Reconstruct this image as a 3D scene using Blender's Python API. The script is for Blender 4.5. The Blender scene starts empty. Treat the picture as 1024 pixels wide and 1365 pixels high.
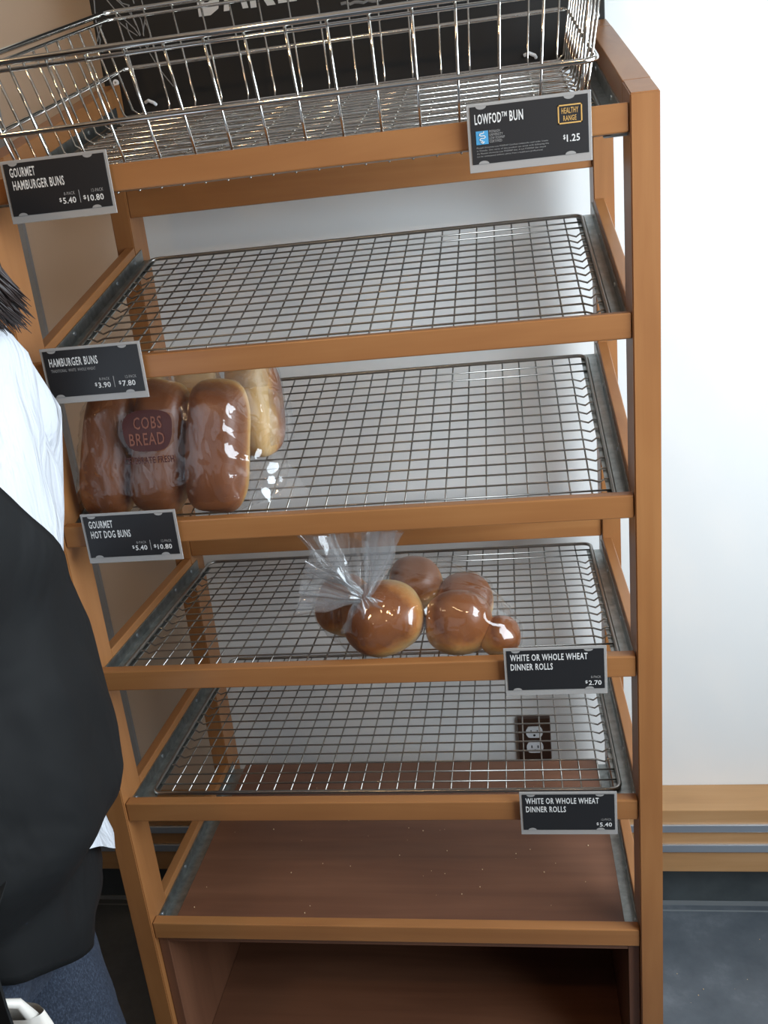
import bpy, bmesh, math, random
from mathutils import Vector, Matrix, noise
from mathutils.bvhtree import BVHTree
random.seed(7)
C = bpy.context.scene
COL = C.collection
# ------------------------------------------------------------------ camera
cd = bpy.data.cameras.new('camera'); cam = bpy.data.objects.new('camera', cd); COL.objects.link(cam)
cd.sensor_fit = 'VERTICAL'; cd.sensor_height = 36.0; cd.lens = 1189.5/1365*36.0; cd.clip_start = 0.02
_r = Vector((0.98715079, 0.12410822, -0.10065023)); _d = Vector((-0.05542903, -0.32481553, -0.94415173)); _f = Vector((-0.14986974, 0.93759907, -0.31376271))
cam.matrix_world = Matrix(((_r.x, -_d.x, -_f.x, 0.69134), (_r.y, -_d.y, -_f.y, -1.20402), (_r.z, -_d.z, -_f.z, 1.684), (0, 0, 0, 1)))
C.camera = cam
# ------------------------------------------------------------------ view, world, lights
C.view_settings.view_transform = 'Standard'; C.view_settings.look = 'None'; C.view_settings.gamma = 1.0
C.view_settings.use_curve_mapping = False; C.view_settings.exposure = 0.0
wd = bpy.data.worlds.new('daylight'); C.world = wd; wd.use_nodes = True
wd.node_tree.nodes['Background'].inputs[0].default_value = (0.75, 0.85, 1.0, 1); wd.node_tree.nodes['Background'].inputs[1].default_value = 0.15
def area(name, loc, target, sx, sy, energy, color):
    l = bpy.data.lights.new(name, 'AREA'); l.shape = 'RECTANGLE'; l.size = sx; l.size_y = sy; l.energy = energy; l.color = color
    o = bpy.data.objects.new(name, l); COL.objects.link(o); o.location = loc
    o.rotation_euler = (Vector(target)-Vector(loc)).to_track_quat('-Z', 'Z').to_euler(); return o
area('daylight_side_window', (1.93, -0.62, 1.75), (0.0, -0.25, 1.15), 1.3, 1.5, 70, (0.79, 0.905, 1.0))
area('daylight_front_window', (0.3, -4.45, 1.7), (0.3, 0, 1.1), 2.6, 2.0, 5, (0.88, 0.94, 1.0))
def lamp(name, loc, energy, color, r):
    l = bpy.data.lights.new(name, 'POINT'); l.energy = energy; l.color = color; l.shadow_soft_size = r
    o = bpy.data.objects.new(name, l); COL.objects.link(o); o.location = loc; return o
lamp('warm_ceiling_lamp_a', (-0.75, -0.85, 2.75), 7, (1.0, 0.66, 0.36), 0.06)
lamp('warm_ceiling_lamp_b', (0.10, -1.38, 2.5), 14.5, (1.0, 0.66, 0.36), 0.06)
lamp('warm_ceiling_lamp_c', (1.15, -1.35, 2.5), 5.5, (1.0, 0.68, 0.4), 0.06)

# ------------------------------------------------------------------ materials
def mat(name, color, rough=0.5, metal=0.0, spec=0.5):
    m = bpy.data.materials.new(name); m.use_nodes = True
    b = m.node_tree.nodes['Principled BSDF']
    b.inputs['Base Color'].default_value = (*color, 1); b.inputs['Roughness'].default_value = rough
    b.inputs['Metallic'].default_value = metal; b.inputs['Specular IOR Level'].default_value = spec
    return m
def nd(m, t, **kw):
    n = m.node_tree.nodes.new(t)
    for k, v in kw.items(): setattr(n, k, v)
    return n
def coords(m, scale, out='Object'):
    tc = nd(m, 'ShaderNodeTexCoord'); mp = nd(m, 'ShaderNodeMapping'); mp.inputs['Scale'].default_value = scale
    m.node_tree.links.new(tc.outputs[out], mp.inputs['Vector']); return mp.outputs['Vector']
def ramp(m, fac, stops):
    r = nd(m, 'ShaderNodeValToRGB'); e = r.color_ramp.elements
    while len(e) < len(stops): e.new(0.5)
    for i, (p, c) in enumerate(stops): e[i].position = p; e[i].color = (*c, 1)
    m.node_tree.links.new(fac, r.inputs[0]); return r.outputs[0]
def noise_tex(m, vec, scale, detail=4, rough=0.55, dist=0.0):
    n = nd(m, 'ShaderNodeTexNoise'); n.inputs['Scale'].default_value = scale; n.inputs['Detail'].default_value = detail
    n.inputs['Roughness'].default_value = rough; n.inputs['Distortion'].default_value = dist
    m.node_tree.links.new(vec, n.inputs['Vector']); return n.outputs['Fac']
def bump(m, h, strength, dist=0.002):
    b = nd(m, 'ShaderNodeBump'); b.inputs['Strength'].default_value = strength; b.inputs['Distance'].default_value = dist
    m.node_tree.links.new(h, b.inputs['Height']); m.node_tree.links.new(b.outputs[0], m.node_tree.nodes['Principled BSDF'].inputs['Normal'])
def setcol(m, c): m.node_tree.links.new(c, m.node_tree.nodes['Principled BSDF'].inputs['Base Color'])
def wood(name, axis, dark, mid, light, rough=0.35, grain=1.0):
    m = mat(name, mid, rough)
    s = [26.0*grain]*3; s[axis] = 1.6*grain
    v = coords(m, s); f = noise_tex(m, v, 1.0, 6, 0.6, 0.6)
    s2 = [5.0]*3; s2[axis] = 2.2
    g = noise_tex(m, coords(m, s2), 1.3, 3)
    mx = nd(m, 'ShaderNodeMath', operation='MULTIPLY_ADD'); mx.inputs[1].default_value = 0.55
    m.node_tree.links.new(f, mx.inputs[0])
    m2 = nd(m, 'ShaderNodeMath', operation='MULTIPLY'); m2.inputs[1].default_value = 0.45
    m.node_tree.links.new(g, m2.inputs[0]); m.node_tree.links.new(m2.outputs[0], mx.inputs[2])
    setcol(m, ramp(m, mx.outputs[0], [(0.30, dark), (0.5, mid), (0.70, light)]))
    bump(m, f, 0.08, 0.001)
    return m
MAPLE = ((0.25, 0.098, 0.031), (0.32, 0.134, 0.044), (0.385, 0.175, 0.061))
maple = [wood('maple_wood_%s' % 'xyz'[a], a, *MAPLE) for a in range(3)]
WAL = ((0.115, 0.047, 0.026), (0.165, 0.070, 0.038), (0.215, 0.095, 0.052))
walnut = [wood('walnut_laminate_%s' % 'xyz'[a], a, *WAL, rough=0.42) for a in range(3)]
ledge_wood = wood('ledge_oak', 0, (0.33, 0.17, 0.07), (0.44, 0.24, 0.10), (0.52, 0.30, 0.14), 0.4)
steel = mat('stainless_wire', (0.37, 0.355, 0.33), 0.28, 1.0)
chrome = mat('polished_chrome', (0.80, 0.79, 0.76), 0.10, 1.0)
galv = mat('galvanised_steel', (0.42, 0.44, 0.43), 0.38, 1.0)
galv_n = noise_tex(galv, coords(galv, (30, 30, 30)), 2.0, 4); setcol(galv, ramp(galv, galv_n, [(0.3, (0.30, 0.32, 0.31)), (0.7, (0.50, 0.52, 0.51))]))
alu = mat('brushed_aluminium', (0.72, 0.76, 0.82), 0.35, 1.0)
white_paint = mat('white_wall_paint', (0.80, 0.80, 0.78), 0.55)
wn = noise_tex(white_paint, coords(white_paint, (1, 1, 1)), 220.0, 2); bump(white_paint, wn, 0.05, 0.001)
grey_paint = mat('grey_trim_paint', (0.30, 0.31, 0.32), 0.5)
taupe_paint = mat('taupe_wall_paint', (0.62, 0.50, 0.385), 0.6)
ceil_m = mat('ceiling_paint', (0.30, 0.28, 0.26), 0.8)
room_paint = mat('warm_brown_wall_paint', (0.20, 0.16, 0.13), 0.7)
slate = mat('slate_floor_tile', (0.05, 0.06, 0.068), 0.45)
_f1 = noise_tex(slate, coords(slate, (1, 1, 1)), 9.0, 6, 0.65); _sc = ramp(slate, _f1, [(0.3, (0.085, 0.100, 0.116)), (0.55, (0.115, 0.132, 0.150)), (0.75, (0.18, 0.20, 0.22))]); setcol(slate, _sc); bump(slate, _f1, 0.1, 0.002)
slate_base = mat('slate_base_tile', (0.06, 0.07, 0.075), 0.5)
_f2 = noise_tex(slate_base, coords(slate_base, (1, 1, 1)), 14.0, 5); setcol(slate_base, ramp(slate_base, _f2, [(0.3, (0.055, 0.066, 0.07)), (0.7, (0.085, 0.10, 0.105))]))
grout = mat('pale_grout', (0.22, 0.24, 0.25), 0.7)
black_panel = mat('black_chalkboard', (0.0085, 0.008, 0.0075), 0.6, 0, 0.35)
chalk = mat('chalk_white', (0.52, 0.50, 0.47), 0.9)
chalk_grey = mat('chalk_grey', (0.20, 0.19, 0.18), 0.9)
card_m = mat('black_card', (0.016, 0.0155, 0.017), 0.42)
ink_white = mat('white_ink', (0.72, 0.71, 0.69), 0.6)
ink_grey = mat('grey_ink', (0.34, 0.33, 0.32), 0.6)
ink_gold = mat('gold_ink', (0.62, 0.36, 0.10), 0.6)
ink_blue = mat('blue_ink', (0.06, 0.30, 0.55), 0.6)
holder_m = mat('frosted_acrylic', (0.50, 0.48, 0.46), 0.22); holder_m.node_tree.nodes['Principled BSDF'].inputs['Transmission Weight'].default_value = 0.35
plate_brown = mat('brown_outlet_plate', (0.060, 0.032, 0.022), 0.35)
recept = mat('white_receptacle', (0.78, 0.80, 0.82), 0.35)
slot_m = mat('dark_slot', (0.01, 0.01, 0.01), 0.6)
shirt_m = mat('white_cotton', (0.60, 0.62, 0.66), 0.85)
_sn = noise_tex(shirt_m, coords(shirt_m, (1, 1, 0.35)), 17.0, 4, 0.5, 0.8); bump(shirt_m, _sn, 0.8, 0.03)
apron_m = mat('black_twill', (0.0075, 0.008, 0.0085), 0.66, 0, 0.22)
stitch_m = mat('black_stitching', (0.004, 0.004, 0.004), 0.8)
_an = noise_tex(apron_m, coords(apron_m, (1, 1, 1)), 260.0, 2); _af = noise_tex(apron_m, coords(apron_m, (1, 1, 0.5)), 7.0, 3, 0.45, 0.6); bump(apron_m, _af, 0.6, 0.03)
denim = mat('dark_blue_denim', (0.03, 0.045, 0.085), 0.85)
_dn = noise_tex(denim, coords(denim, (1, 1, 0.5)), 420.0, 3, 0.7); setcol(denim, ramp(denim, _dn, [(0.35, (0.010, 0.015, 0.027)), (0.52, (0.022, 0.031, 0.052)), (0.72, (0.060, 0.076, 0.110))])); bump(denim, _dn, 0.2, 0.0008)
skin_m = mat('skin', (0.52, 0.30, 0.21), 0.5)
hair_m = mat('dark_brown_hair', (0.020, 0.010, 0.008), 0.42)
bag_cloth = mat('off_white_plastic', (0.72, 0.68, 0.62), 0.45)
shoe_m = mat('black_shoe', (0.02, 0.02, 0.02), 0.4)
crumb_m = mat('bread_crumb', (0.70, 0.52, 0.32), 0.8)
logo_m = mat('maroon_print', (0.060, 0.010, 0.007), 0.4)
logo_t = mat('tan_print', (0.22, 0.075, 0.045), 0.45)

def bun_mat(name, crust_dark, crust_mid, rough=0.36, lift=0.0):
    m = mat(name, crust_mid, rough)
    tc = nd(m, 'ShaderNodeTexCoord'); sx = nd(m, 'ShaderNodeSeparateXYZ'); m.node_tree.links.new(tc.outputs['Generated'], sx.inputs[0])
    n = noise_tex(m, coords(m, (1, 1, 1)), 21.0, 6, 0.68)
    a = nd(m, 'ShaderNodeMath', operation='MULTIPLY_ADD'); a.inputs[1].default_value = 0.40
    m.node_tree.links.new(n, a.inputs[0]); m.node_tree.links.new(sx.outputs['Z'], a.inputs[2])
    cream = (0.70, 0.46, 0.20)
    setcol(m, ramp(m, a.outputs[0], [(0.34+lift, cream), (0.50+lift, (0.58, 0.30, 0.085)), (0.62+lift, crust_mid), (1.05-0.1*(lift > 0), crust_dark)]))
    n2 = noise_tex(m, coords(m, (1, 1, 1)), 60.0, 5, 0.6); bump(m, n2, 0.3, 0.003)
    return m
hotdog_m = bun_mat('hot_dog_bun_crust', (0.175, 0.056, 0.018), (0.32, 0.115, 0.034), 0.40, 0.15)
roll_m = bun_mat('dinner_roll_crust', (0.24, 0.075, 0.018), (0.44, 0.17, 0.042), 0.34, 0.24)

def film_mat(name, haze, gloss):
    m = bpy.data.materials.new(name); m.use_nodes = True; t = m.node_tree; t.nodes.clear()
    out = t.nodes.new('ShaderNodeOutputMaterial'); tr = t.nodes.new('ShaderNodeBsdfTransparent'); gl = t.nodes.new('ShaderNodeBsdfGlossy'); df = t.nodes.new('ShaderNodeBsdfDiffuse')
    tr.inputs[0].default_value = (0.97, 0.97, 0.97, 1); gl.inputs['Roughness'].default_value = 0.06; df.inputs[0].default_value = (0.85, 0.87, 0.9, 1)
    lw = t.nodes.new('ShaderNodeLayerWeight'); lw.inputs['Blend'].default_value = 0.35
    mu = t.nodes.new('ShaderNodeMath'); mu.operation = 'MULTIPLY_ADD'; mu.inputs[1].default_value = 0.14; mu.inputs[2].default_value = gloss
    t.links.new(lw.outputs['Facing'], mu.inputs[0])
    m1 = t.nodes.new('ShaderNodeMixShader'); m1.inputs[0].default_value = haze
    t.links.new(tr.outputs[0], m1.inputs[1]); t.links.new(df.outputs[0], m1.inputs[2])
    m2 = t.nodes.new('ShaderNodeMixShader'); t.links.new(mu.outputs[0], m2.inputs[0]); t.links.new(m1.outputs[0], m2.inputs[1]); t.links.new(gl.outputs[0], m2.inputs[2])
    tc = t.nodes.new('ShaderNodeTexCoord'); ns = t.nodes.new('ShaderNodeTexNoise'); ns.noise_type = 'RIDGED_MULTIFRACTAL'; ns.inputs['Scale'].default_value = 13; ns.inputs['Detail'].default_value = 3; ns.inputs['Distortion'].default_value = 0.9
    mp = t.nodes.new('ShaderNodeMapping'); mp.inputs['Scale'].default_value = (1.5, 1.0, 0.6); mp.inputs['Rotation'].default_value = (0, 0.6, 0)
    t.links.new(tc.outputs['Object'], mp.inputs['Vector']); t.links.new(mp.outputs['Vector'], ns.inputs['Vector'])
    b = t.nodes.new('ShaderNodeBump'); b.inputs['Strength'].default_value = 0.8; b.inputs['Distance'].default_value = 0.008
    t.links.new(ns.outputs['Fac'], b.inputs['Height']); t.links.new(b.outputs[0], gl.inputs['Normal'])
    t.links.new(m2.outputs[0], out.inputs['Surface']); return m
film = film_mat('clear_bag_film', 0.010, 0.075)
film_thick = film_mat('gathered_bag_film', 0.085, 0.10)

# ------------------------------------------------------------------ helpers
def link(name, me, m=None, parent=None, smooth=False):
    o = bpy.data.objects.new(name, me); COL.objects.link(o)
    if m and not me.materials: me.materials.append(m)
    if parent: o.parent = parent
    if smooth:
        for p in me.polygons: p.use_smooth = True
    return o
def bm_obj(name, bm, m, parent=None, smooth=False):
    me = bpy.data.meshes.new(name); bmesh.ops.recalc_face_normals(bm, faces=bm.faces[:]); bm.to_mesh(me); bm.free(); return link(name, me, m, parent, smooth)
def empty(name, loc=(0, 0, 0), rot=(0, 0, 0)):
    o = bpy.data.objects.new(name, None); COL.objects.link(o); o.location = loc; o.rotation_euler = rot; o.empty_display_size = 0.05; return o
def tag(o, label, cat, group=None, kind=None):
    o['label'] = label; o['category'] = cat
    if group: o['group'] = group
    if kind: o['kind'] = kind
    return o
def struct(o, label=None):
    o['kind'] = 'structure'
    if label: o['label'] = label
    return o
def add_box(bm, x0, x1, y0, y1, z0, z1, bev=0.0, M=None):
    t = bmesh.new(); bmesh.ops.create_cube(t, size=1)
    for v in t.verts: v.co = Vector(((x0+x1)/2+v.co.x*(x1-x0), (y0+y1)/2+v.co.y*(y1-y0), (z0+z1)/2+v.co.z*(z1-z0)))
    if bev > 0: bmesh.ops.bevel(t, geom=t.edges[:], offset=bev, segments=2, affect='EDGES', profile=0.5)
    merge(bm, t, M)
def merge(bm, t, M=None):
    mp = {}
    for v in t.verts: mp[v] = bm.verts.new(M @ v.co if M else v.co)
    for f in t.faces:
        try: bm.faces.new([mp[v] for v in f.verts])
        except ValueError: pass
    t.free()
def add_prism(bm, poly_yz, x0, x1):
    """polygon in Y,Z extruded along X"""
    a = [bm.verts.new((x0, y, z)) for y, z in poly_yz]; b = [bm.verts.new((x1, y, z)) for y, z in poly_yz]
    bm.faces.new(a); bm.faces.new(b[::-1]); n = len(a)
    for i in range(n): bm.faces.new((a[i], b[i], b[(i+1) % n], a[(i+1) % n]))
def add_tube(bm, pts, r, n=6, closed=False, radii=None):
    pts = [Vector(p) for p in pts]; rings = []; N = len(pts); prev = None
    for i, p in enumerate(pts):
        if closed: t = (pts[(i+1) % N]-pts[i-1]).normalized()
        else: t = (pts[min(i+1, N-1)]-pts[max(i-1, 0)]).normalized()
        if prev is None:
            u = t.cross(Vector((0, 0, 1)));
            if u.length < 0.1: u = t.cross(Vector((0, 1, 0)))
        else: u = prev - t*prev.dot(t)
        u.normalize(); prev = u; w = t.cross(u); rr = radii[i] if radii else r
        rings.append([bm.verts.new(p+u*math.cos(2*math.pi*k/n)*rr+w*math.sin(2*math.pi*k/n)*rr) for k in range(n)])
    for i in range(N if closed else N-1):
        a, b = rings[i], rings[(i+1) % N]
        for k in range(n): bm.faces.new((a[k], a[(k+1) % n], b[(k+1) % n], b[k]))
    if not closed: bm.faces.new(rings[0][::-1]); bm.faces.new(rings[-1])
def rounded_rect(x0, x1, y0, y1, r, z, seg=5):
    out = []
    for cx, cy, a0 in ((x1-r, y1-r, 0), (x0+r, y1-r, 90), (x0+r, y0+r, 180), (x1-r, y0+r, 270)):
        for k in range(seg+1):
            a = math.radians(a0+90*k/seg); out.append((cx+r*math.cos(a), cy+r*math.sin(a), z))
    return out
def add_disc(bm, c, nrm, r, h, n=16):
    c = Vector(c); nrm = Vector(nrm).normalized(); add_tube(bm, [c, c+nrm*h], r, n)
def text_mesh(s, x, y, w, h, offset=0.0, sp=1.12):
    """lettering as mesh in the XY plane, its cap box fitted to w by h with lower left at x,y"""
    cu = bpy.data.curves.new('lettering', 'FONT'); cu.body = s; cu.size = 1; cu.space_character = sp; cu.offset = offset; cu.resolution_u = 2
    o = bpy.data.objects.new('lettering', cu); COL.objects.link(o); dg = bpy.context.evaluated_depsgraph_get(); dg.update()
    me = bpy.data.meshes.new_from_object(o.evaluated_get(dg)); bpy.data.objects.remove(o); bpy.data.curves.remove(cu)
    bm = bmesh.new(); bm.from_mesh(me); bpy.data.meshes.remove(me)
    xs = [v.co.x for v in bm.verts]; ys = [v.co.y for v in bm.verts]; x0, x1, y0, y1 = min(xs), max(xs), min(ys), max(ys)
    if s and any(c in s for c in '$,'): y0 = 0.0; y1 = 0.72
    for v in bm.verts: v.co = Vector((x+(v.co.x-x0)/(x1-x0)*w, y+(v.co.y-y0)/(y1-y0)*h, 0))
    return bm
def evaluated_mesh(o):
    dg = bpy.context.evaluated_depsgraph_get(); dg.update(); return bpy.data.meshes.new_from_object(o.evaluated_get(dg))

# ------------------------------------------------------------------ dimensions
W = 0.85; PW = 0.0355; PD = 0.072; DR = 0.482; RB = DR+0.071; YW = 0.652; SL = 0.31; TH = math.atan(SL)
ZT = [1.7840, 1.5331, 1.2839, 1.0343, 0.7824, 0.5286]; ZB = [1.7501, 1.4994, 1.2499, 0.9999, 0.7464, 0.4945]
capz = lambda y: 1.793+SL*y

# ------------------------------------------------------------------ room
def box_obj(name, b, m, parent=None, bev=0.0):
    bm = bmesh.new(); add_box(bm, *b, bev=bev); return bm_obj(name, bm, m, parent)
struct(box_obj('floor', (-2.6, 2.05, -4.6, YW+0.12, -0.1, 0.0), slate))
struct(box_obj('ceiling', (-2.6, 2.05, -4.6, YW+0.12, 3.0, 3.1), ceil_m))
struct(box_obj('wall_back', (-0.068, 2.05, YW, YW+0.12, 0.0, 3.0), white_paint))
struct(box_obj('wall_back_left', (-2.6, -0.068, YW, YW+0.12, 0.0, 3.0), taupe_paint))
struct(box_obj('wall_left', (-2.7, -2.6, -4.6, YW+0.12, 0.0, 3.0), room_paint))
bm = bmesh.new()
for b in ((1.95, 2.05, 0.08, YW, 0, 3.0), (1.95, 2.05, -4.6, -1.32, 0, 3.0), (1.95, 2.05, -1.32, 0.08, 0, 0.98), (1.95, 2.05, -1.32, 0.08, 2.52, 3.0)): add_box(bm, *b)
struct(bm_obj('wall_right', bm, white_paint))
bm = bmesh.new()
for b in ((-2.6, -1.1, -4.7, -4.6, 0, 3.0), (1.7, 2.05, -4.7, -4.6, 0, 3.0), (-1.1, 1.7, -4.7, -4.6, 0, 0.6), (-1.1, 1.7, -4.7, -4.6, 2.8, 3.0)): add_box(bm, *b)
struct(bm_obj('wall_front', bm, room_paint))
bm = bmesh.new()
for b in ((1.94, 2.06, -1.32, -1.29, 0.98, 2.52), (1.94, 2.06, 0.05, 0.08, 0.98, 2.52), (1.94, 2.06, -1.29, 0.05, 0.98, 1.01), (1.94, 2.06, -1.29, 0.05, 2.49, 2.52)): add_box(bm, *b)
struct(bm_obj('window_1', bm, grey_paint))
bm = bmesh.new()
for b in ((-1.1, -1.04, -4.71, -4.59, 0.6, 2.8), (1.64, 1.7, -4.71, -4.59, 0.6, 2.8), (-1.04, 1.64, -4.71, -4.59, 0.6, 0.66), (-1.04, 1.64, -4.71, -4.59, 2.74, 2.8)): add_box(bm, *b)
struct(bm_obj('window_2', bm, grey_paint))
struct(box_obj('trim_1', (-0.40, -0.298, YW-0.012, YW, 0.35, 3.0), grey_paint), 'grey upright trim strip on the wall left of the rack')
# bumper ledge along the back wall
LY = 0.557
led = empty('trim_2', (0, 0, 0)); struct(led, 'wooden bumper ledge with two metal strips along the foot of the wall')
box_obj('ledge_board', (-2.6, 1.95, LY, YW, 0.172, 0.343), ledge_wood, led, 0.0025)
for z0, z1 in ((0.286, 0.306), (0.231, 0.252)): box_obj('metal_strip', (-2.6, 1.95, LY-0.006, LY+0.004, z0, z1), alu, led, 0.002)
struct(box_obj('baseboard_back', (-2.6, 1.95, YW-0.01, YW, 0.012, 0.172), slate_base))
gr = bmesh.new(); add_box(gr, -2.6, 1.95, YW-0.012, YW, 0.0, 0.0125); add_box(gr, -2.6, 1.95, YW-0.032, YW-0.028, 0.0, 0.0008)
struct(bm_obj('trim_3', gr, grout))
# wall socket seen through the wire tray
so = empty('wall_outlet', (0.697, YW, 0.482)); tag(so, 'brown wall outlet plate with two white sockets behind the lowest wire tray', 'outlet')
box_obj('cover_plate', (-0.038, 0.038, -0.012, 0.0, -0.058, 0.058), plate_brown, so, 0.003)
for dz in (0.020, -0.021):
    bm = bmesh.new(); pts = []
    for k in range(24):
        a = 2*math.pi*k/24; pts.append((0.0195*math.cos(a), max(-0.0145, min(0.0145, 0.0195*math.sin(a)))))
    a_ = [bm.verts.new((x, -0.0155, z+dz)) for x, z in pts]; b_ = [bm.verts.new((x, -0.011, z+dz)) for x, z in pts]
    bm.faces.new(a_); bm.faces.new(b_[::-1])
    for i in range(24): bm.faces.new((a_[i], b_[i], b_[(i+1) % 24], a_[(i+1) % 24]))
    rc = bm_obj('socket', bm, recept, so)
    bm = bmesh.new(); add_box(bm, -0.0085, -0.006, -0.0162, -0.015, dz-0.001, dz+0.006); add_box(bm, 0.006, 0.0085, -0.0162, -0.015, dz-0.001, dz+0.006); add_disc(bm, (0, -0.0162, dz-0.0075), (0, 1, 0), 0.0028, 0.001, 10)
    bm_obj('slots', bm, slot_m, rc)

# ------------------------------------------------------------------ bread rack
rack = empty('bread_rack', (0, 0, 0)); tag(rack, 'tall honey-brown wooden bread display rack with tilted shelves against the white wall', 'display rack')
for x0 in (-PW, W):
    for y0 in (0.0, DR):
        y1 = y0+PD if y0 == 0 else RB
        bm = bmesh.new(); add_prism(bm, [(y0, 0.0), (y1, 0.0), (y1, capz(y1)), (y0, capz(y0))], x0, x0+PW)
        bmesh.ops.bevel(bm, geom=bm.edges[:], offset=0.0016, segments=2, affect='EDGES'); bm_obj('post', bm, maple[2], rack)
for i in range(6):
    bm = bmesh.new(); add_box(bm, 0.0008, W-0.0008, 0.004, 0.024, ZB[i], ZT[i], 0.002); bm_obj('front_rail', bm, maple[0], rack)
for z0, z1 in ((1.727, 1.800), (1.043, 1.112)):
    bm = bmesh.new(); add_box(bm, 0.0005, W-0.0005, DR+0.006, DR+0.028, z0, z1, 0.0015); bm_obj('back_rail', bm, maple[0], rack)
def sheared(bm, sl):
    for v in bm.verts: v.co.z += sl*v.co.y
for i in range(6):
    sl = SL if i < 3 else 0.0; z = ZT[i]-(0.022 if i < 3 else 0.008)
    for side in (0, 1):
        bm = bmesh.new()
        if i == 0:
            x0 = -PW if side == 0 else W
            add_box(bm, x0, x0+PW, PD+0.0004, DR-0.0004, 1.728, 1.793, 0.0012)
        else:
            x0 = -0.018 if side == 0 else W
            add_box(bm, x0, x0+0.018, PD+0.0004 , DR-0.0004, z-0.040, z+0.014, 0.0015)
        sheared(bm, sl); bm_obj('side_rail', bm, maple[1], rack)
        # steel angle that carries the tray
        bm = bmesh.new(); s = 1 if side == 0 else -1; xi = 0.0003 if side == 0 else W-0.0003
        xs = sorted((xi, xi+s*0.002)); add_box(bm, xs[0], xs[1], 0.0245, 0.510, z-0.0205, z)
        xs = sorted((xi, xi+s*0.029)); add_box(bm, xs[0], xs[1], 0.0245, 0.510, z-0.0225, z-0.0205)
        sheared(bm, sl); br = bm_obj('angle_bracket', bm, galv, rack)
        for y in (0.045, 0.17, 0.37, 0.465):
            bm = bmesh.new(); add_disc(bm, (xi+s*0.002, y, z-0.009+sl*y), (s, 0, 0), 0.0032, 0.0014, 10); bm_obj('screw', bm, alu, br)
# cabinet below the lowest shelf
bm = bmesh.new(); add_box(bm, 0.0008, 0.0185, 0.014, 0.50, 0.002, 0.4940, 0.0008); bm_obj('cabinet_side', bm, walnut[2], rack)
bm = bmesh.new(); add_box(bm, W-0.0185, W-0.0008, 0.014, 0.50, 0.002, 0.4940, 0.0008); bm_obj('cabinet_side', bm, walnut[2], rack)
bm = bmesh.new(); add_box(bm, 0.019, W-0.019, 0.014, 0.032, 0.479, 0.4940, 0.0008); bm_obj('cabinet_apron', bm, walnut[0], rack)
bm = bmesh.new(); add_box(bm, 0.019, W-0.019, 0.02, 0.488, 0.152, 0.172, 0.0008); bm_obj('cabinet_shelf', bm, walnut[0], rack)
bm = bmesh.new(); add_box(bm, 0.019, W-0.019, 0.488, 0.50, 0.002, 0.494); bm_obj('cabinet_back', bm, walnut[0], rack)
bm = bmesh.new(); add_box(bm, 0.019, W-0.019, 0.05, 0.068, 0.002, 0.10); bm_obj('kick_board', bm, walnut[0], rack)
# black header board screwed to the back posts
hb = box_obj('header_board', (-0.031, 0.8835, RB+0.002, RB+0.014, 1.895, 2.42), black_panel, rack, 0.002); hb['label'] = 'black chalkboard header with white lettering'
YB = RB+0.0008
RX = Matrix.Rotation(math.pi/2, 4, 'X')
bm = bmesh.new()
for ch, x, w, zz in (('B', 0.170, 0.043, 2.0625), ('A', 0.217, 0.046, 2.0655), ('K', 0.267, 0.046, 2.0645), ('E', 0.318, 0.034, 2.0655)):
    t = text_mesh(ch, x, zz, w, 0.10, 0.035); merge(bm, t, Matrix.Translation((0, YB+0.0008, -0.0065)) @ RX)
bm_obj('lettering', bm, chalk, hb)
ST = [[(0.003, 2.104), (0.012, 2.091), (0.02, 2.079), (0.034, 2.065), (0.046, 2.052), (0.054, 2.039)], [(0.021, 2.102), (0.039, 2.083), (0.046, 2.07), (0.05, 2.057)], [(0.012, 2.075), (0.022, 2.063), (0.033, 2.052), (0.049, 2.04)], [(0.041, 2.092), (0.045, 2.077), (0.051, 2.058), (0.055, 2.04)], [(0.068, 2.096), (0.07, 2.077), (0.069, 2.065), (0.064, 2.053), (0.06, 2.04)], [(0.057, 2.074), (0.061, 2.065), (0.062, 2.054), (0.061, 2.038)], [(0.068, 2.059), (0.072, 2.049), (0.074, 2.041), (0.071, 2.029), (0.064, 2.017), (0.058, 2.027)], [(0.062, 2.021), (0.068, 2.007), (0.075, 1.992), (0.082, 1.979), (0.09, 1.966), (0.102, 1.949)], [(-0.021, 2.107), (-0.023, 2.092), (-0.025, 2.072), (-0.025, 2.056), (-0.023, 2.042), (-0.026, 2.033), (-0.029, 2.021)], [(-0.014, 2.07), (-0.019, 2.059), (-0.025, 2.05), (-0.029, 2.04)], [(0.032, 2.063), (0.033, 2.049), (0.036, 2.04), (0.043, 2.028), (0.052, 2.019)], [(0.052, 2.130), (0.052, 2.098), (0.053, 2.092)], [(0.005, 2.125), (0.025, 2.102), (0.031, 2.095), (0.044, 2.09)]]
bm = bmesh.new()
for s in ST: add_tube(bm, [(x, RB+0.0017, z) for x, z in s], 0.0011, 5)
bm_obj('chalk_wheat_drawing', bm, chalk_grey, hb)
bm = bmesh.new(); add_tube(bm, [(0.43+0.008*k, RB+0.0017, 2.044+0.0016*math.sin(k*2.3)-0.0003*k) for k in range(10)], 0.0026, 5); bm_obj('chalk_stroke', bm, chalk_grey, hb)
for x, z in ((0.869, 1.971), (-0.007, 1.968)):
    bm = bmesh.new(); add_disc(bm, (x, RB+0.002, z), (0, -1, 0), 0.0055, 0.003, 14); sc = bm_obj('washer', bm, recept, hb)
    bm = bmesh.new(); add_disc(bm, (x, RB-0.001, z), (0, -1, 0), 0.002, 0.001, 10); bm_obj('screw_head', bm, galv, sc)
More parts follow.
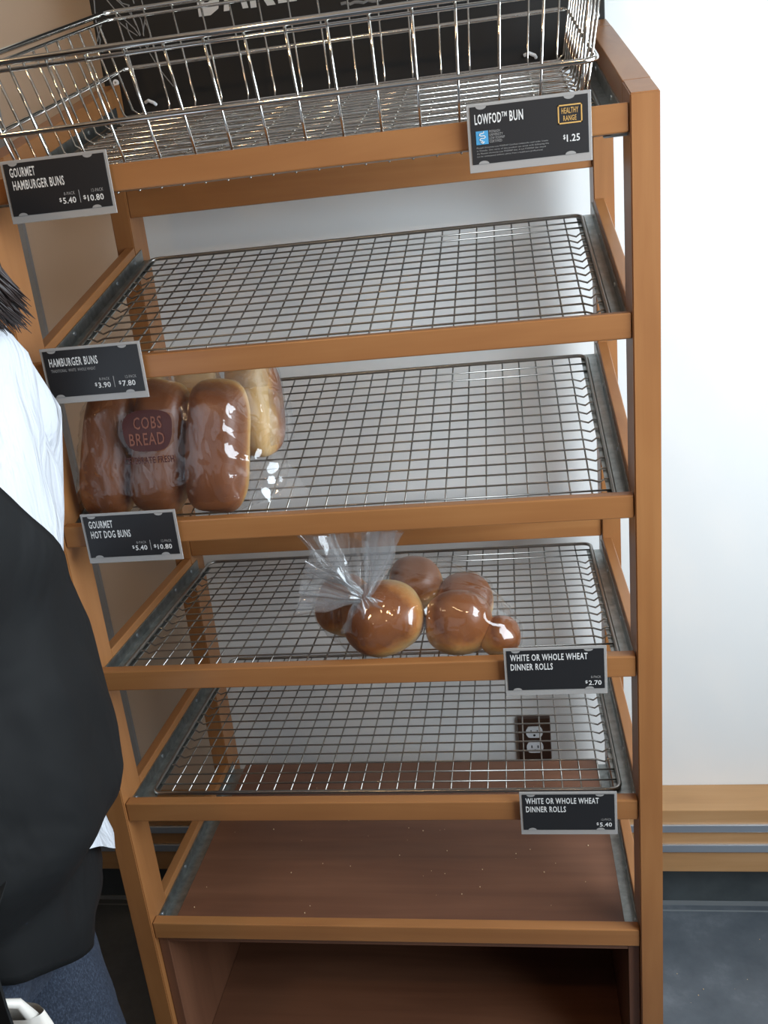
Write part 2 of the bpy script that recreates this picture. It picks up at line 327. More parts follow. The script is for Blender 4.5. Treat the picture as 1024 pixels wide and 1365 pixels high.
for x, z in ((0.052, 1.926), (0.752, 1.922)):
    bm = bmesh.new(); add_tube(bm, [(x-0.008, RB-0.001, z+0.002), (x, RB-0.006, z+0.004), (x+0.010, RB-0.006, z-0.001), (x+0.012, RB-0.001, z-0.004)], 0.003, 8); bm_obj('cable_clip', bm, recept, hb)

# ------------------------------------------------------------------ wire trays
def wire_tray(name, loc, tilt, label, x0=0.022, x1=0.830, v0=0.026, v1=0.522):
    t = empty(name, loc, (tilt, 0, 0)); tag(t, label, 'wire tray', 'wire trays in the bread rack')
    bm = bmesh.new(); add_tube(bm, rounded_rect(x0, x1, v0, v1, 0.016, 0.0), 0.0036, 8, closed=True); bm_obj('frame', bm, steel, t, True)
    bm = bmesh.new(); n = 26; rows = 17
    for k in range(1, n):
        x = x0+(x1-x0)*k/n; add_tube(bm, [(x, v0, -0.0044), (x, v1, -0.0044)], 0.0015, 5)
    for k in range(1, rows):
        v = v0+(v1-v0)*k/rows; z = -0.0020
        if 2 < k < rows-2:
            pts = [(x0, v, -0.001), (x0+0.010, v, -0.0015), (x0+0.017, v, -0.0068), (x0+0.030, v, z)]
            pts += [(x1-0.030, v, z), (x1-0.017, v, -0.0068), (x1-0.010, v, -0.0015), (x1, v, -0.001)]
        else: pts = [(x0, v, z), (x1, v, z)]
        add_tube(bm, pts, 0.0016, 5)
    bm_obj('wire_mesh', bm, steel, t, True)
    return t
TL = ['wire tray on the top shelf, under the chrome basket', 'empty tilted wire tray on the second shelf, directly below the chrome basket shelf',
      'tilted wire tray on the third shelf, under the bag of hot dog buns', 'level wire tray under the twisted bag of dinner rolls', 'lowest wire tray, pulled back above the brown shelf board']
for i in range(5):
    if i < 3: wire_tray('wire_tray', (0, 0.0, ZT[i]-0.022-0.0165), TH, TL[i])
    else: wire_tray('wire_tray', (0, 0.012 if i == 3 else 0.040, ZT[i]-0.008-0.0160), 0.0, TL[i])
# loose shelf board on the lowest angles
sb = box_obj('shelf_board', (0.0305, 0.8295, 0.030, 0.515, ZT[5]-0.0282, ZT[5]-0.0185), walnut[0], None, 0.001)
tag(sb, 'reddish-brown wooden shelf board lying below the lowest wire tray', 'shelf board')
bm = bmesh.new()
rc = random.Random(3)
for k in range(46):
    x, y, s = rc.uniform(0.04, 0.80), rc.uniform(0.04, 0.42), rc.uniform(0.0005, 0.0014)
    t = bmesh.new(); bmesh.ops.create_icosphere(t, subdivisions=1, radius=s); merge(bm, t, Matrix.Translation((x, y, ZT[5]-0.0184+s)))
tag(bm_obj('crumbs', bm, crumb_m), 'bread crumbs scattered over the brown shelf board', 'crumbs', None, 'stuff')
bm = bmesh.new()
for k in range(70):
    x, y, s = rc.uniform(0.9, 1.6), rc.uniform(-0.5, 0.6), rc.uniform(0.0005, 0.0016)
    t = bmesh.new(); bmesh.ops.create_icosphere(t, subdivisions=1, radius=s); merge(bm, t, Matrix.Translation((x, y, s)))
tag(bm_obj('floor_crumbs', bm, crumb_m), 'tiny pale crumbs scattered over the dark floor tiles', 'crumbs', None, 'stuff')

# ------------------------------------------------------------------ chrome basket on the top shelf
bk = empty('wire_basket', (0, 0, ZT[0]), (TH, 0, 0)); tag(bk, 'empty chrome wire basket standing on the top shelf of the rack', 'basket')
BX0, BX1, BV0, BV1 = 0.050, 0.806, 0.030, 0.474; WF = -0.0265; WM = 0.046; WR = 0.132; FL = 0.020
bm = bmesh.new(); add_tube(bm, rounded_rect(BX0-FL, BX1+FL, BV0-0.014, BV1+0.014, 0.02, WR), 0.0042, 10, closed=True); bm_obj('rim', bm, chrome, bk, True)
bm = bmesh.new(); add_tube(bm, rounded_rect(BX0-0.008, BX1+0.008, BV0-0.005, BV1+0.005, 0.018, WM), 0.0036, 10, closed=True); bm_obj('middle_ring', bm, chrome, bk, True)
bm = bmesh.new(); add_tube(bm, rounded_rect(BX0-FL+0.006, BX1+FL-0.006, BV0-0.008, BV1+0.008, 0.02, WR-0.010), 0.0026, 8, closed=True); bm_obj('upper_ring', bm, chrome, bk, True)
bm = bmesh.new(); nx = 16
for k in range(nx):
    x = BX0+0.012+(BX1-BX0-0.024)*k/(nx-1); xt = x+(x-(BX0+BX1)/2)*0.03
    pts = [(xt, BV0-0.010, WR), (x, BV0+0.004, WF+0.010), (x, BV0+0.012, WF), (x, BV1-0.012, WF), (x, BV1-0.004, WF+0.010), (xt, BV1+0.010, WR)]
    add_tube(bm, pts, 0.0019, 6)
bm_obj('cross_wires', bm, chrome, bk, True)
bm = bmesh.new(); nv = 11
for k in range(nv):
    v = BV0+0.030+(BV1-BV0-0.060)*k/(nv-1)
    pts = [(BX0-FL+0.005, v, WR-0.012), (BX0+0.003, v, WF+0.012), (BX0+0.013, v, WF+0.004), (BX1-0.013, v, WF+0.004), (BX1-0.003, v, WF+0.012), (BX1+FL-0.005, v, WR-0.012)]
    add_tube(bm, pts, 0.0019, 6)
    if k < nv-1:
        v2 = v+(BV1-BV0-0.060)/(nv-1)/2; add_tube(bm, [(BX0+0.012, v2, WF+0.004), (BX1-0.012, v2, WF+0.004)], 0.0015, 6)
bm_obj('side_wires', bm, chrome, bk, True)

for part in bk.children:   # the basket tapers a little towards its back left corner
    for v in part.data.vertices: v.co.x += (BX1-v.co.x)/(BX1-BX0)*(-0.020+0.034*(v.co.y-BV0)/(BV1-BV0))

# ------------------------------------------------------------------ price signs
def sign(x, ztop, label, lines, small, prices, extra=None):
    SW, SH = 0.150, 0.0795
    s = empty('price_sign', (x, -0.006, ztop)); tag(s, label, 'price sign', 'price signs clipped to the front rails')
    bm = bmesh.new(); add_box(bm, 0, SW, 0.0006, 0.0024, -SH, 0, 0.0005)
    add_box(bm, 0.03, SW-0.03, 0.0024, 0.0098, -0.030, -0.012)
    bm_obj('holder', bm, holder_m, s)
    bm = bmesh.new(); add_box(bm, 0.0042, SW-0.0038, -0.0002, 0.0008, -SH+0.0095, -0.0040, 0.0002); bm_obj('card', bm, card_m, s)
    for cx in (0.018, SW-0.026):   # thumb notches of the holder
        for zc, sg in ((-0.0041, -1), (-SH+0.0096, 1)):
            bm = bmesh.new(); n = 10; a = [bm.verts.new((cx+0.0065*math.cos(math.pi*k/n), -0.0005, zc+sg*0.0036*math.sin(math.pi*k/n))) for k in range(n+1)]
            b = [bm.verts.new((v.co.x, 0.0006, v.co.z)) for v in a]
            bm.faces.new(a); bm.faces.new(b[::-1])
            for k in range(n): bm.faces.new((a[k], b[k], b[k+1], a[k+1]))
            bm_obj('thumb_notch', bm, holder_m, s)
    P = Matrix.Translation((0, -0.0005, 0)) @ RX
    bm = bmesh.new()
    for t, tx, tz, w, h in lines: merge(bm, text_mesh(t, tx, tz, w, h, 0.018), P)
    bm_obj('title_lettering', bm, ink_white, s)
    bm = bmesh.new()
    for t, tx, tz, w, h in prices:
        merge(bm, text_mesh('$', tx, tz+h*0.42, w*0.14, h*0.62, 0.012), P); merge(bm, text_mesh(t, tx+w*0.21, tz, w*0.79, h, 0.014, 1.05), P)
    bm_obj('price_lettering', bm, ink_white, s)
    if small:
        bm = bmesh.new()
        for t, tx, tz, w, h in small:
            if t == '|': add_box(bm, tx, tx+w, -0.0006, -0.0003, tz, tz+h)
            else: merge(bm, text_mesh(t, tx, tz, w, h, 0.0), P)
        bm_obj('small_lettering', bm, ink_grey, s)
    return s
two = lambda a, b: [('8-PACK', 0.0815, -0.0505, 0.0155, 0.0040), ('12-PACK', 0.1205, -0.0500, 0.0165, 0.0040), ('|', 0.1025, -0.0615, 0.0006, 0.0160)]
sign(0.035, 1.8025, 'black price sign for gourmet hamburger buns at the left end of the top rail', [('GOURMET', 0.0115, -0.0215, 0.036, 0.0118), ('HAMBURGER BUNS', 0.0125, -0.0375, 0.073, 0.0118)], two(0, 0), [('5.40', 0.0735, -0.0610, 0.0235, 0.0078), ('10.80', 0.1075, -0.0610, 0.0285, 0.0078)])
sign(0.032, 1.5540, 'black price sign for hamburger buns at the left end of the second rail', [('HAMBURGER BUNS', 0.0115, -0.0265, 0.073, 0.0118)], two(0, 0)+[('TRADITIONAL  WHITE  WHOLE WHEAT', 0.012, -0.0345, 0.067, 0.0042)], [('3.90', 0.0735, -0.0610, 0.0235, 0.0078), ('7.80', 0.1095, -0.0610, 0.0245, 0.0078)])
sign(0.0385, 1.3055, 'black price sign for gourmet hot dog buns on the rail under the bag', [('GOURMET', 0.0115, -0.0230, 0.038, 0.0118), ('HOT DOG BUNS', 0.0120, -0.0390, 0.063, 0.0118)], two(0, 0), [('5.40', 0.0735, -0.0610, 0.0235, 0.0078), ('10.80', 0.1075, -0.0610, 0.0285, 0.0078)])
WW = [('WHITE OR WHOLE WHEAT', 0.0095, -0.0210, 0.113, 0.0110), ('DINNER ROLLS', 0.0095, -0.0365, 0.062, 0.0110)]
sign(0.656, 1.0585, 'black dinner rolls price sign reading 2.70, right of the bag of rolls', WW, [('8-PACK', 0.1265, -0.0525, 0.0145, 0.0040)], [('2.70', 0.1180, -0.0640, 0.0235, 0.0078)])
sign(0.666, 0.8060, 'black dinner rolls price sign reading 5.40, in front of the lowest wire tray', WW, [('12-PACK', 0.1255, -0.0525, 0.0155, 0.0040)], [('5.40', 0.1180, -0.0640, 0.0235, 0.0078)])
s2 = sign(0.654, 1.8020, 'black price sign with gold healthy range box, right end of top rail', [('LOWFOD', 0.0095, -0.0245, 0.0325, 0.0118), ('TM', 0.0425, -0.0185, 0.0065, 0.0056), ('BUN', 0.0520, -0.0245, 0.0165, 0.0118)],
          [('MONASH', 0.0265, -0.0350, 0.0130, 0.0030), ('UNIVERSITY', 0.0265, -0.0388, 0.0165, 0.0030), ('LOW FODMAP', 0.0265, -0.0426, 0.0185, 0.0030), ('CERTIFIED', 0.0265, -0.0464, 0.0150, 0.0030),
           ('Monash University Low FODMAP Certified trademarks used under license', 0.0100, -0.0525, 0.087, 0.0022), ('in Canada. One serve of this product can assist with following the', 0.0100, -0.0558, 0.088, 0.0022),
           ('the Monash University Low FODMAP diet. A low FODMAP diet should', 0.0100, -0.0591, 0.084, 0.0022), ('not be commenced without advice from a healthcare professional', 0.0100, -0.0624, 0.080, 0.0022)],
          [('1.25', 0.1155, -0.0555, 0.0200, 0.0082)])
P2 = Matrix.Translation((0, -0.0005, 0)) @ RX
bm = bmesh.new()
for b in ((0.110, 0.139, -0.0150, -0.0135), (0.110, 0.139, -0.0350, -0.0335), (0.110, 0.1115, -0.0350, -0.0135), (0.1375, 0.139, -0.0350, -0.0135)): add_box(bm, b[0], b[1], -0.0007, -0.0003, b[2], b[3])
merge(bm, text_mesh('HEALTHY', 0.1145, -0.0235, 0.0200, 0.0065, 0.01), P2); merge(bm, text_mesh('RANGE', 0.1165, -0.0318, 0.0155, 0.0060, 0.01), P2)
bm_obj('range_badge', bm, ink_gold, s2)
bm = bmesh.new(); add_box(bm, 0.0100, 0.0250, -0.0007, -0.0003, -0.0475, -0.0320, 0.0001); bg = bm_obj('certification_badge', bm, ink_blue, s2)
bm = bmesh.new(); sn = [(0.0195, -0.0328), (0.0195, -0.0345), (0.0150, -0.0352), (0.0140, -0.0368), (0.0160, -0.0378), (0.0200, -0.0378), (0.0215, -0.0392), (0.0195, -0.0406), (0.0155, -0.0406), (0.0142, -0.0420), (0.0160, -0.0432), (0.0178, -0.0436), (0.0178, -0.0460)]
add_tube(bm, [(x, -0.0009, z) for x, z in sn], 0.0006, 5); add_tube(bm, [(0.0155, -0.0009, -0.0445), (0.0178, -0.0009, -0.0464), (0.0200, -0.0009, -0.0445)], 0.0006, 5)
bm_obj('squiggle_mark', bm, ink_white, bg)

# ------------------------------------------------------------------ buns
def superq(L, w, h, e1=0.55, e2=0.8, nu=40, nv=22, seed=0, lump=0.03):
    """loaf: flat-ish base, domed top; local z is the crust side"""
    bm = bmesh.new(); sp = lambda c, e: math.copysign(abs(c)**e, c)
    rows = []
    for j in range(nv+1):
        ph = -math.pi/2+math.pi*j/nv; row = []
        for i in range(nu):
            th = 2*math.pi*i/nu
            x = L/2*sp(math.cos(ph), 0.75)*sp(math.cos(th), e1); y = w/2*sp(math.cos(ph), 0.75)*sp(math.sin(th), e1)
            z = sp(math.sin(ph), e2 if ph > 0 else 0.6)*(h*0.62 if ph > 0 else h*0.38)
            k = 1+lump*noise.noise(Vector((x*18+seed*3.1, y*18, z*18)))*2
            row.append((x*k, y*k, z*k))
        rows.append(row)
    vb = bm.verts.new(rows[0][0]); vt = bm.verts.new(rows[-1][0]); R = [[bm.verts.new(p) for p in r] for r in rows[1:-1]]
    for i in range(nu): bm.faces.new((vb, R[0][(i+1) % nu], R[0][i])); bm.faces.new((vt, R[-1][i], R[-1][(i+1) % nu]))
    for a, b in zip(R, R[1:]):
        for i in range(nu): bm.faces.new((a[i], a[(i+1) % nu], b[(i+1) % nu], b[i]))
    return bm
def frame(xa, za, loc):
    """matrix with local z along za, local x close to xa"""
    z = Vector(za).normalized(); x = Vector(xa); x = (x-z*x.dot(z)).normalized(); y = z.cross(x)
    return Matrix(((x.x, y.x, z.x, loc[0]), (x.y, y.y, z.y, loc[1]), (x.z, y.z, z.z, loc[2]), (0, 0, 0, 1)))
HD = []
hd_spec = [((0.068, 0.082, 1.378), 0.208, 0.084, 0.080, 13, -1, 'brown hot dog bun at the left end of the bag, partly behind two price signs'),
           ((0.153, 0.078, 1.378), 0.212, 0.086, 0.084, 11, -1, 'brown hot dog bun behind the printed logo of the bag'),
           ((0.243, 0.074, 1.376), 0.206, 0.094, 0.090, 8, -1, 'rounded brown hot dog bun at the right of the front row, under shiny film'),
           ((0.095, 0.162, 1.395), 0.190, 0.080, 0.068, 12, 1, 'hot dog bun in the back row, behind the leftmost bun'),
           ((0.180, 0.162, 1.397), 0.190, 0.082, 0.068, 12, 1, 'hot dog bun in the back row, behind the bun with the logo'),
           ((0.284, 0.152, 1.420), 0.160, 0.078, 0.080, 4, 1, 'hot dog bun at the back right of the bag, showing its pale side')]
for k, (c, L, w, h, lean_, sgn, lab) in enumerate(hd_spec):
    a = math.radians(lean_); bm = superq(L, w, h, 0.50, 0.80, seed=k); me = bpy.data.meshes.new('hot_dog_bun'); bm.to_mesh(me); bm.free()
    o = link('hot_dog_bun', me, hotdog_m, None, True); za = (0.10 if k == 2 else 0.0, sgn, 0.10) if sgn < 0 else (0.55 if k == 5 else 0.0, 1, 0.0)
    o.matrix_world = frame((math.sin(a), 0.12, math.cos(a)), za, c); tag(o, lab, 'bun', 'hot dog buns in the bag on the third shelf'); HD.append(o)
DRL = []
ty = ZT[3]-0.008-0.016-0.0005
dr_spec = [((0.470, 0.086, ty+0.065), 0.130, 0.118, 0.110, (-0.25, -0.85, 0.45), 'large dinner roll in front, under the twisted neck of the bag'),
           ((0.398, 0.150, ty+0.053), 0.105, 0.100, 0.100, (-0.4, -0.5, 0.75), 'dinner roll at the left end of the bag, half hidden'),
           ((0.508, 0.205, ty+0.068), 0.095, 0.092, 0.078, (0.0, -0.55, 0.85), 'dinner roll peeking out above the others at the back of the bag'),
           ((0.584, 0.082, ty+0.051), 0.108, 0.098, 0.092, (0.25, -0.7, 0.65), 'glossy dinner roll at the right front of the bag'),
           ((0.592, 0.186, ty+0.043), 0.095, 0.090, 0.078, (0.2, -0.45, 0.9), 'dinner roll behind the right front roll'),
           ((0.649, 0.070, ty+0.032), 0.060, 0.062, 0.054, (0.5, -0.5, 0.7), 'small dinner roll at the far right tip of the bag')]
for k, (c, L, w, h, za, lab) in enumerate(dr_spec):
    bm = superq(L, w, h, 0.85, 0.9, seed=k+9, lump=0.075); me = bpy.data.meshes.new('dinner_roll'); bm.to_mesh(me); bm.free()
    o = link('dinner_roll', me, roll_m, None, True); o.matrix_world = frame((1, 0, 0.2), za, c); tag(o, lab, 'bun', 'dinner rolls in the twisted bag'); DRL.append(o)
bpy.context.view_layer.update()

def film_hull(objs, extra, grow, wr, seed, voxel=0.0045, floor=None, st=(1.0, 1.0, 0.45)):
    """film stretched over things: convex hull, remeshed fine, wrinkled"""
    bm = bmesh.new(); pts = []
    for o in objs:
        c = o.matrix_world.translation
        for v in o.data.vertices:
            p = o.matrix_world @ v.co; pts.append(p+(p-c).normalized()*grow)
    for p in pts+[Vector(e) for e in extra]: bm.verts.new(p)
    r = bmesh.ops.convex_hull(bm, input=bm.verts[:]); bmesh.ops.delete(bm, geom=[g for g in r['geom_interior'] if isinstance(g, bmesh.types.BMVert)], context='VERTS')
    loose = [v for v in bm.verts if not v.link_faces]; bmesh.ops.delete(bm, geom=loose, context='VERTS')
    me = bpy.data.meshes.new('hull'); bm.to_mesh(me); bm.free(); o = bpy.data.objects.new('hull', me); COL.objects.link(o)
    md = o.modifiers.new('r', 'REMESH'); md.mode = 'VOXEL'; md.voxel_size = voxel; sm = o.modifiers.new('s', 'SMOOTH'); sm.iterations = 10; sm.factor = 0.5
    m2 = evaluated_mesh(o); bpy.data.objects.remove(o); bm = bmesh.new(); bm.from_mesh(m2); bm.normal_update()
    for v in bm.verts:
        p = v.co; q = Vector((p.x*14+p.z*10, p.y*14, p.z*14-p.x*10))+Vector((seed, 0, 0))
        q2 = Vector((p.x*44*st[0]+p.z*14, p.y*44*st[1], p.z*44*st[2]-p.x*9))+Vector((0, seed, 0))
        a = noise.noise(q); b = noise.noise(q2); c = noise.noise(Vector((p.x*12, p.y*12, p.z*12))+Vector((0, 0, seed)))
        ridge = max(0, 1-abs(a)*3.2)**3; rid2 = max(0, 1-abs(b)*2.8)**2
        v.co = p+v.normal*(wr*(ridge*1.0+rid2*0.75*max(0.15, 0.5+c*1.4)))
        if floor: v.co.z = max(v.co.z, floor(v.co.y))
    return bm
def sheet(bm, a, b, c, d, amp, nu=18, nv=12, seed=0.0, freq=30):
    a, b, c, d = map(Vector, (a, b, c, d)); nrm = (b-a).cross(d-a).normalized(); g = []
    for j in range(nv+1):
        r = []
        for i in range(nu+1):
            s, t = i/nu, j/nv; p = a.lerp(b, s).lerp(d.lerp(c, s), t)
            p = p+nrm*amp*(noise.noise(p*freq+Vector((seed, 0, 0)))*2+0.7*noise.noise(p*freq*2.3)); r.append(bm.verts.new(p))
        g.append(r)
    for j in range(nv):
        for i in range(nu): bm.faces.new((g[j][i], g[j][i+1], g[j+1][i+1], g[j+1][i]))
# bag of hot dog buns
bm = film_hull(HD, [(0.335, 0.10, 1.300)], 0.0035, 0.0040, 3.0, floor=lambda y: 1.2496+0.31*y)
bm2 = film_hull(HD, [(0.335, 0.10, 1.300)], 0.0035, 0.0, 3.0, 0.006); bvh = BVHTree.FromBMesh(bm2)
hbag = bm_obj('bread_bag', bm, film, None, True); tag(hbag, 'clear plastic bag of hot dog buns printed with a maroon logo, on the third shelf', 'bread bag')
bm = bmesh.new()
sheet(bm, (0.285, 0.050, 1.286), (0.375, 0.075, 1.292), (0.345, 0.10, 1.335), (0.290, 0.075, 1.350), 0.004, seed=1)
sheet(bm, (0.16, 0.10, 1.468), (0.33, 0.085, 1.462), (0.34, 0.13, 1.502), (0.15, 0.15, 1.508), 0.006, seed=2)
sheet(bm, (0.312, 0.12, 1.36), (0.352, 0.125, 1.37), (0.352, 0.13, 1.43), (0.318, 0.13, 1.45), 0.004, seed=5)
bm_obj('loose_film', bm, film_thick, hbag, True)
def wrap(src, origin, rot, off):
    """press flat artwork (metres, x right, y up) on to the front of the film"""
    out = bmesh.new(); bmesh.ops.triangulate(src, faces=src.faces[:])
    for _ in range(3):
        L = [e for e in src.edges if e.calc_length() > 0.006]
        if not L: break
        bmesh.ops.subdivide_edges(src, edges=L, cuts=1); bmesh.ops.triangulate(src, faces=src.faces[:])
    cr, sr = math.cos(rot), math.sin(rot)
    for v in src.verts:
        x = origin[0]+v.co.x*cr-v.co.y*sr; z = origin[1]+v.co.x*sr+v.co.y*cr
        h = bvh.ray_cast(Vector((x, -0.3, z)), Vector((0, 1, 0)))[0]; v.co = Vector((x, (h.y if h else 0.04)-off, z))
    merge(out, src); return out
blob = bmesh.new(); bp = []
for k in range(40):
    a = 2*math.pi*k/40; ca, sa = math.cos(a), math.sin(a); sq = lambda c: math.copysign(abs(c)**0.72, c)
    bp.append((0.0395*sq(ca)*(1+0.05*math.sin(3*a)), 0.0305*sq(sa)*(1+0.05*math.cos(2*a+1))+0.002*ca))
cv = blob.verts.new((0, 0, 0)); bv = [blob.verts.new((x, y, 0)) for x, y in bp]
for k in range(40): blob.faces.new((cv, bv[k], bv[(k+1) % 40]))
LO = (0.158, 1.420); LR = math.radians(1)
pl = bm_obj('printed_logo', wrap(blob, LO, LR, 0.0068), logo_m, hbag); pl['label'] = 'maroon rounded logo printed on the film'
t1 = text_mesh('COBS', -0.021, 0.003, 0.045, 0.0175, 0.008); merge(t1, text_mesh('BREAD', -0.030, -0.020, 0.056, 0.0175, 0.008))
bm_obj('logo_lettering', wrap(t1, LO, LR, 0.0078), logo_t, pl)
t2 = text_mesh('CELEBRATE FRESH', -0.043, -0.0470, 0.080, 0.0100, 0.020)
bm_obj('slogan_lettering', wrap(t2, LO, LR, 0.0076), logo_m, hbag)
bm2.free()
# bag of dinner rolls with a twisted neck
KN = Vector((0.444, 0.040, ty+0.121))
bm = film_hull(DRL, [KN+Vector((0.006, 0, 0)), KN-Vector((0.006, 0, 0)), (0.662, 0.075, ty+0.006), (0.42, 0.06, ty+0.004), (0.65, 0.20, ty+0.010)], 0.003, 0.0034, 8.0, floor=lambda y: 1.0144)
dbag = bm_obj('bread_bag', bm, film, None, True); tag(dbag, 'clear plastic bag of dinner rolls with a twisted, flared neck, on the fourth shelf', 'bread bag')
def flare(bm, base, axis, length, r0, r1, seed, spread=(1.0, 0.55), nu=72, nv=16, t0=0.0):
    ax = Vector(axis).normalized(); u = ax.cross(Vector((0, 1, 0))).normalized(); w = ax.cross(u); g = []
    for j in range(nv+1):
        t = j/nv; r = r0+(r1-r0)*t**0.85; row = []
        for i in range(nu):
            a = 2*math.pi*i/nu
            pl_ = 1+0.42*math.sin(7*a+seed+t*0.8)*min(1, t*2)+0.22*math.sin(13*a+seed*2)+0.25*noise.noise(Vector((math.cos(a)*2, math.sin(a)*2, t*2.5+seed)))
            p = base+ax*(length*(t+0.10*t*noise.noise(Vector((math.cos(a)*2.2, math.sin(a)*2.2, seed)))))+u*(math.cos(a)*r*pl_*spread[0])+w*(math.sin(a)*r*pl_*spread[1]); row.append(bm.verts.new(p))
        g.append(row)
    for j in range(nv):
        for i in range(nu): bm.faces.new((g[j][i], g[j][(i+1) % nu], g[j+1][(i+1) % nu], g[j+1][i]))
bm = bmesh.new(); flare(bm, KN, (0.02, 0.02, 1), 0.108, 0.010, 0.058, 1.3, (1.0, 0.45)); flare(bm, KN, (-0.93, 0.05, 0.36), 0.094, 0.009, 0.040, 4.1, (1.0, 0.5))
flare(bm, KN, (0.2, 0.1, -1), 0.05, 0.009, 0.040, 2.2, (1.0, 0.35))
bm_obj('gathered_neck', bm, film_thick, dbag, True)

# ------------------------------------------------------------------ person at the left
PY = -0.30
pe = empty('person', (-0.05, PY, 0.0)); tag(pe, 'person in white shirt, black apron and jeans standing left of the rack, seen from behind', 'person')
def P3(x, y, z): return Vector((x+0.05, y-PY, z))     # world to the person's own frame
def loft(bm, rings, nu=56, wr=0.0, seed=0.0, zt=None, zb=None, caps=False, fz=9.0):
    """rings of (z, cx, cy, a, b); optional top / bottom heights by angle"""
    zs = [r[0] for r in rings]
    def at(z):
        z = max(min(z, max(zs)), min(zs)); rs = sorted(rings)
        for p, q in zip(rs, rs[1:]):
            if p[0] <= z <= q[0]:
                t = (z-p[0])/(q[0]-p[0]+1e-9); t = t*t*(3-2*t)*0.5+t*0.5; return [p[k]+(q[k]-p[k])*t for k in range(1, 5)]
    nv = 46; g = []
    for j in range(nv+1):
        row = []
        for i in range(nu):
            a = 2*math.pi*i/nu; d = (math.degrees(a)+180) % 360-180
            lo = zb(d) if zb else min(zs); hi = zt(d) if zt else max(zs); z = lo+(hi-lo)*j/nv
            cx, cy, ra, rb = at(z); n = noise.noise(Vector((math.cos(a)*2.1+seed, math.sin(a)*2.1, z*fz)))+0.5*noise.noise(Vector((math.cos(a)*4+seed, math.sin(a)*4+z*6, z*fz*1.7)))
            k = wr*n; row.append(bm.verts.new(P3(cx+(ra+k)*math.cos(a), cy+(rb+k)*math.sin(a), z)))
        g.append(row)
    for j in range(nv):
        for i in range(nu): bm.faces.new((g[j][i], g[j][(i+1) % nu], g[j+1][(i+1) % nu], g[j+1][i]))
    if caps: bm.faces.new(g[0][::-1]); bm.faces.new(g[-1])
TR = [(1.625, 0.060, PY, 0.062, 0.070), (1.60, 0.055, PY, 0.085, 0.110), (1.573, 0.043, PY, 0.100, 0.150), (1.504, 0.027, PY, 0.118, 0.188), (1.447, 0.025, PY, 0.123, 0.188), (1.369, 0.022, PY, 0.123, 0.184), (1.299, 0.010, PY, 0.121, 0.176),
      (1.178, 0.008, PY, 0.127, 0.178), (1.06, 0.0, PY, 0.137, 0.186), (0.98, -0.010, PY, 0.135, 0.184), (0.909, -0.028, PY, 0.135, 0.184), (0.83, -0.045, PY, 0.130, 0.178)]
# body: one continuous skin
bm = bmesh.new()
loft(bm, [(z, cx, cy, max(a-(0.014 if z > 1.0 else 0.030), 0.03), max(b-(0.014 if z > 1.0 else 0.030), 0.03)) for z, cx, cy, a, b in TR], 40, caps=True)
for sy in (1, -1):
    y = PY+sy*0.088
    loft(bm, [(0.90, -0.040, y, 0.072, 0.072), (0.67, -0.070, y, 0.070, 0.070), (0.50, -0.062, y, 0.060, 0.060), (0.40, -0.060, y, 0.056, 0.056), (0.30, -0.050, y, 0.056, 0.054), (0.12, -0.045, y, 0.038, 0.036), (0.055, -0.048, y, 0.036, 0.036)], 24, caps=True)
    add_tube(bm, [P3(-0.02, y, 0.045), P3(-0.10, y, 0.040), P3(-0.20, y, 0.030), P3(-0.24, y, 0.026)], 0.03, 12, radii=[0.040, 0.040, 0.032, 0.018])
    sh = [(0.04, PY+sy*0.165, 1.525), (0.0, PY+sy*0.215, 1.38), (-0.03, PY+sy*0.225, 1.24), (-0.14, PY+sy*0.20, 1.08), (-0.21, PY+sy*0.185, 1.00)]
    hx, hy, hz = -0.235, PY+sy*0.182, 0.975
    if sy < 0: sh = [(0.04, PY-0.165, 1.525), (0.01, PY-0.215, 1.38), (-0.005, PY-0.235, 1.24), (0.0, PY-0.238, 1.10), (0.035, PY-0.232, 1.030)]; hx, hy, hz = 0.050, PY-0.222, 0.985
    add_tube(bm, [P3(*q) for q in sh], 0.04, 14, radii=[0.055, 0.048, 0.042, 0.036, 0.027])
    add_tube(bm, [P3(*sh[-1]), P3(hx, hy, hz), P3(hx-0.045, hy, hz-0.045)], 0.03, 12, radii=[0.027, 0.034, 0.034])
    for f in range(4):
        oy = (f-1.5)*0.019; ln = (0.066, 0.076, 0.072, 0.058)[f]
        q0 = Vector((hx-0.045, hy+oy, hz-0.045)); q1 = q0+Vector((-0.5, 0, -0.86))*ln*0.5; q2 = q1+Vector((0.15, 0, -0.98))*ln*0.5; q3 = q2+Vector((0.75, 0, -0.5))*ln*0.35
        add_tube(bm, [P3(*q0), P3(*q1), P3(*q2), P3(*q3)], 0.009, 8, radii=[0.0105, 0.0095, 0.0088, 0.007])
    add_tube(bm, [P3(hx-0.005, hy-sy*0.030, hz-0.015), P3(hx-0.030, hy-sy*0.050, hz-0.045), P3(hx-0.055, hy-sy*0.045, hz-0.075)], 0.01, 8, radii=[0.013, 0.011, 0.008])
add_tube(bm, [P3(0.060, PY, 1.56), P3(0.050, PY, 1.64), P3(0.035, PY, 1.72)], 0.055, 18, radii=[0.064, 0.056, 0.060])
t = bmesh.new(); bmesh.ops.create_uvsphere(t, u_segments=36, v_segments=24, radius=1.0)
for v in t.verts:
    c = v.co.copy(); jaw = 1.0-0.22*max(0, -c.z); v.co = Vector((c.x*0.098*jaw, c.y*0.077*jaw, c.z*0.118))
    if c.x < -0.6 and c.z < -0.3: v.co.x -= 0.010
merge(bm, t, Matrix.Translation(P3(0.025, PY, 1.765)))
add_tube(bm, [P3(-0.070, PY, 1.79), P3(-0.082, PY, 1.765), P3(-0.086, PY, 1.752)], 0.012, 10, radii=[0.007, 0.010, 0.011])
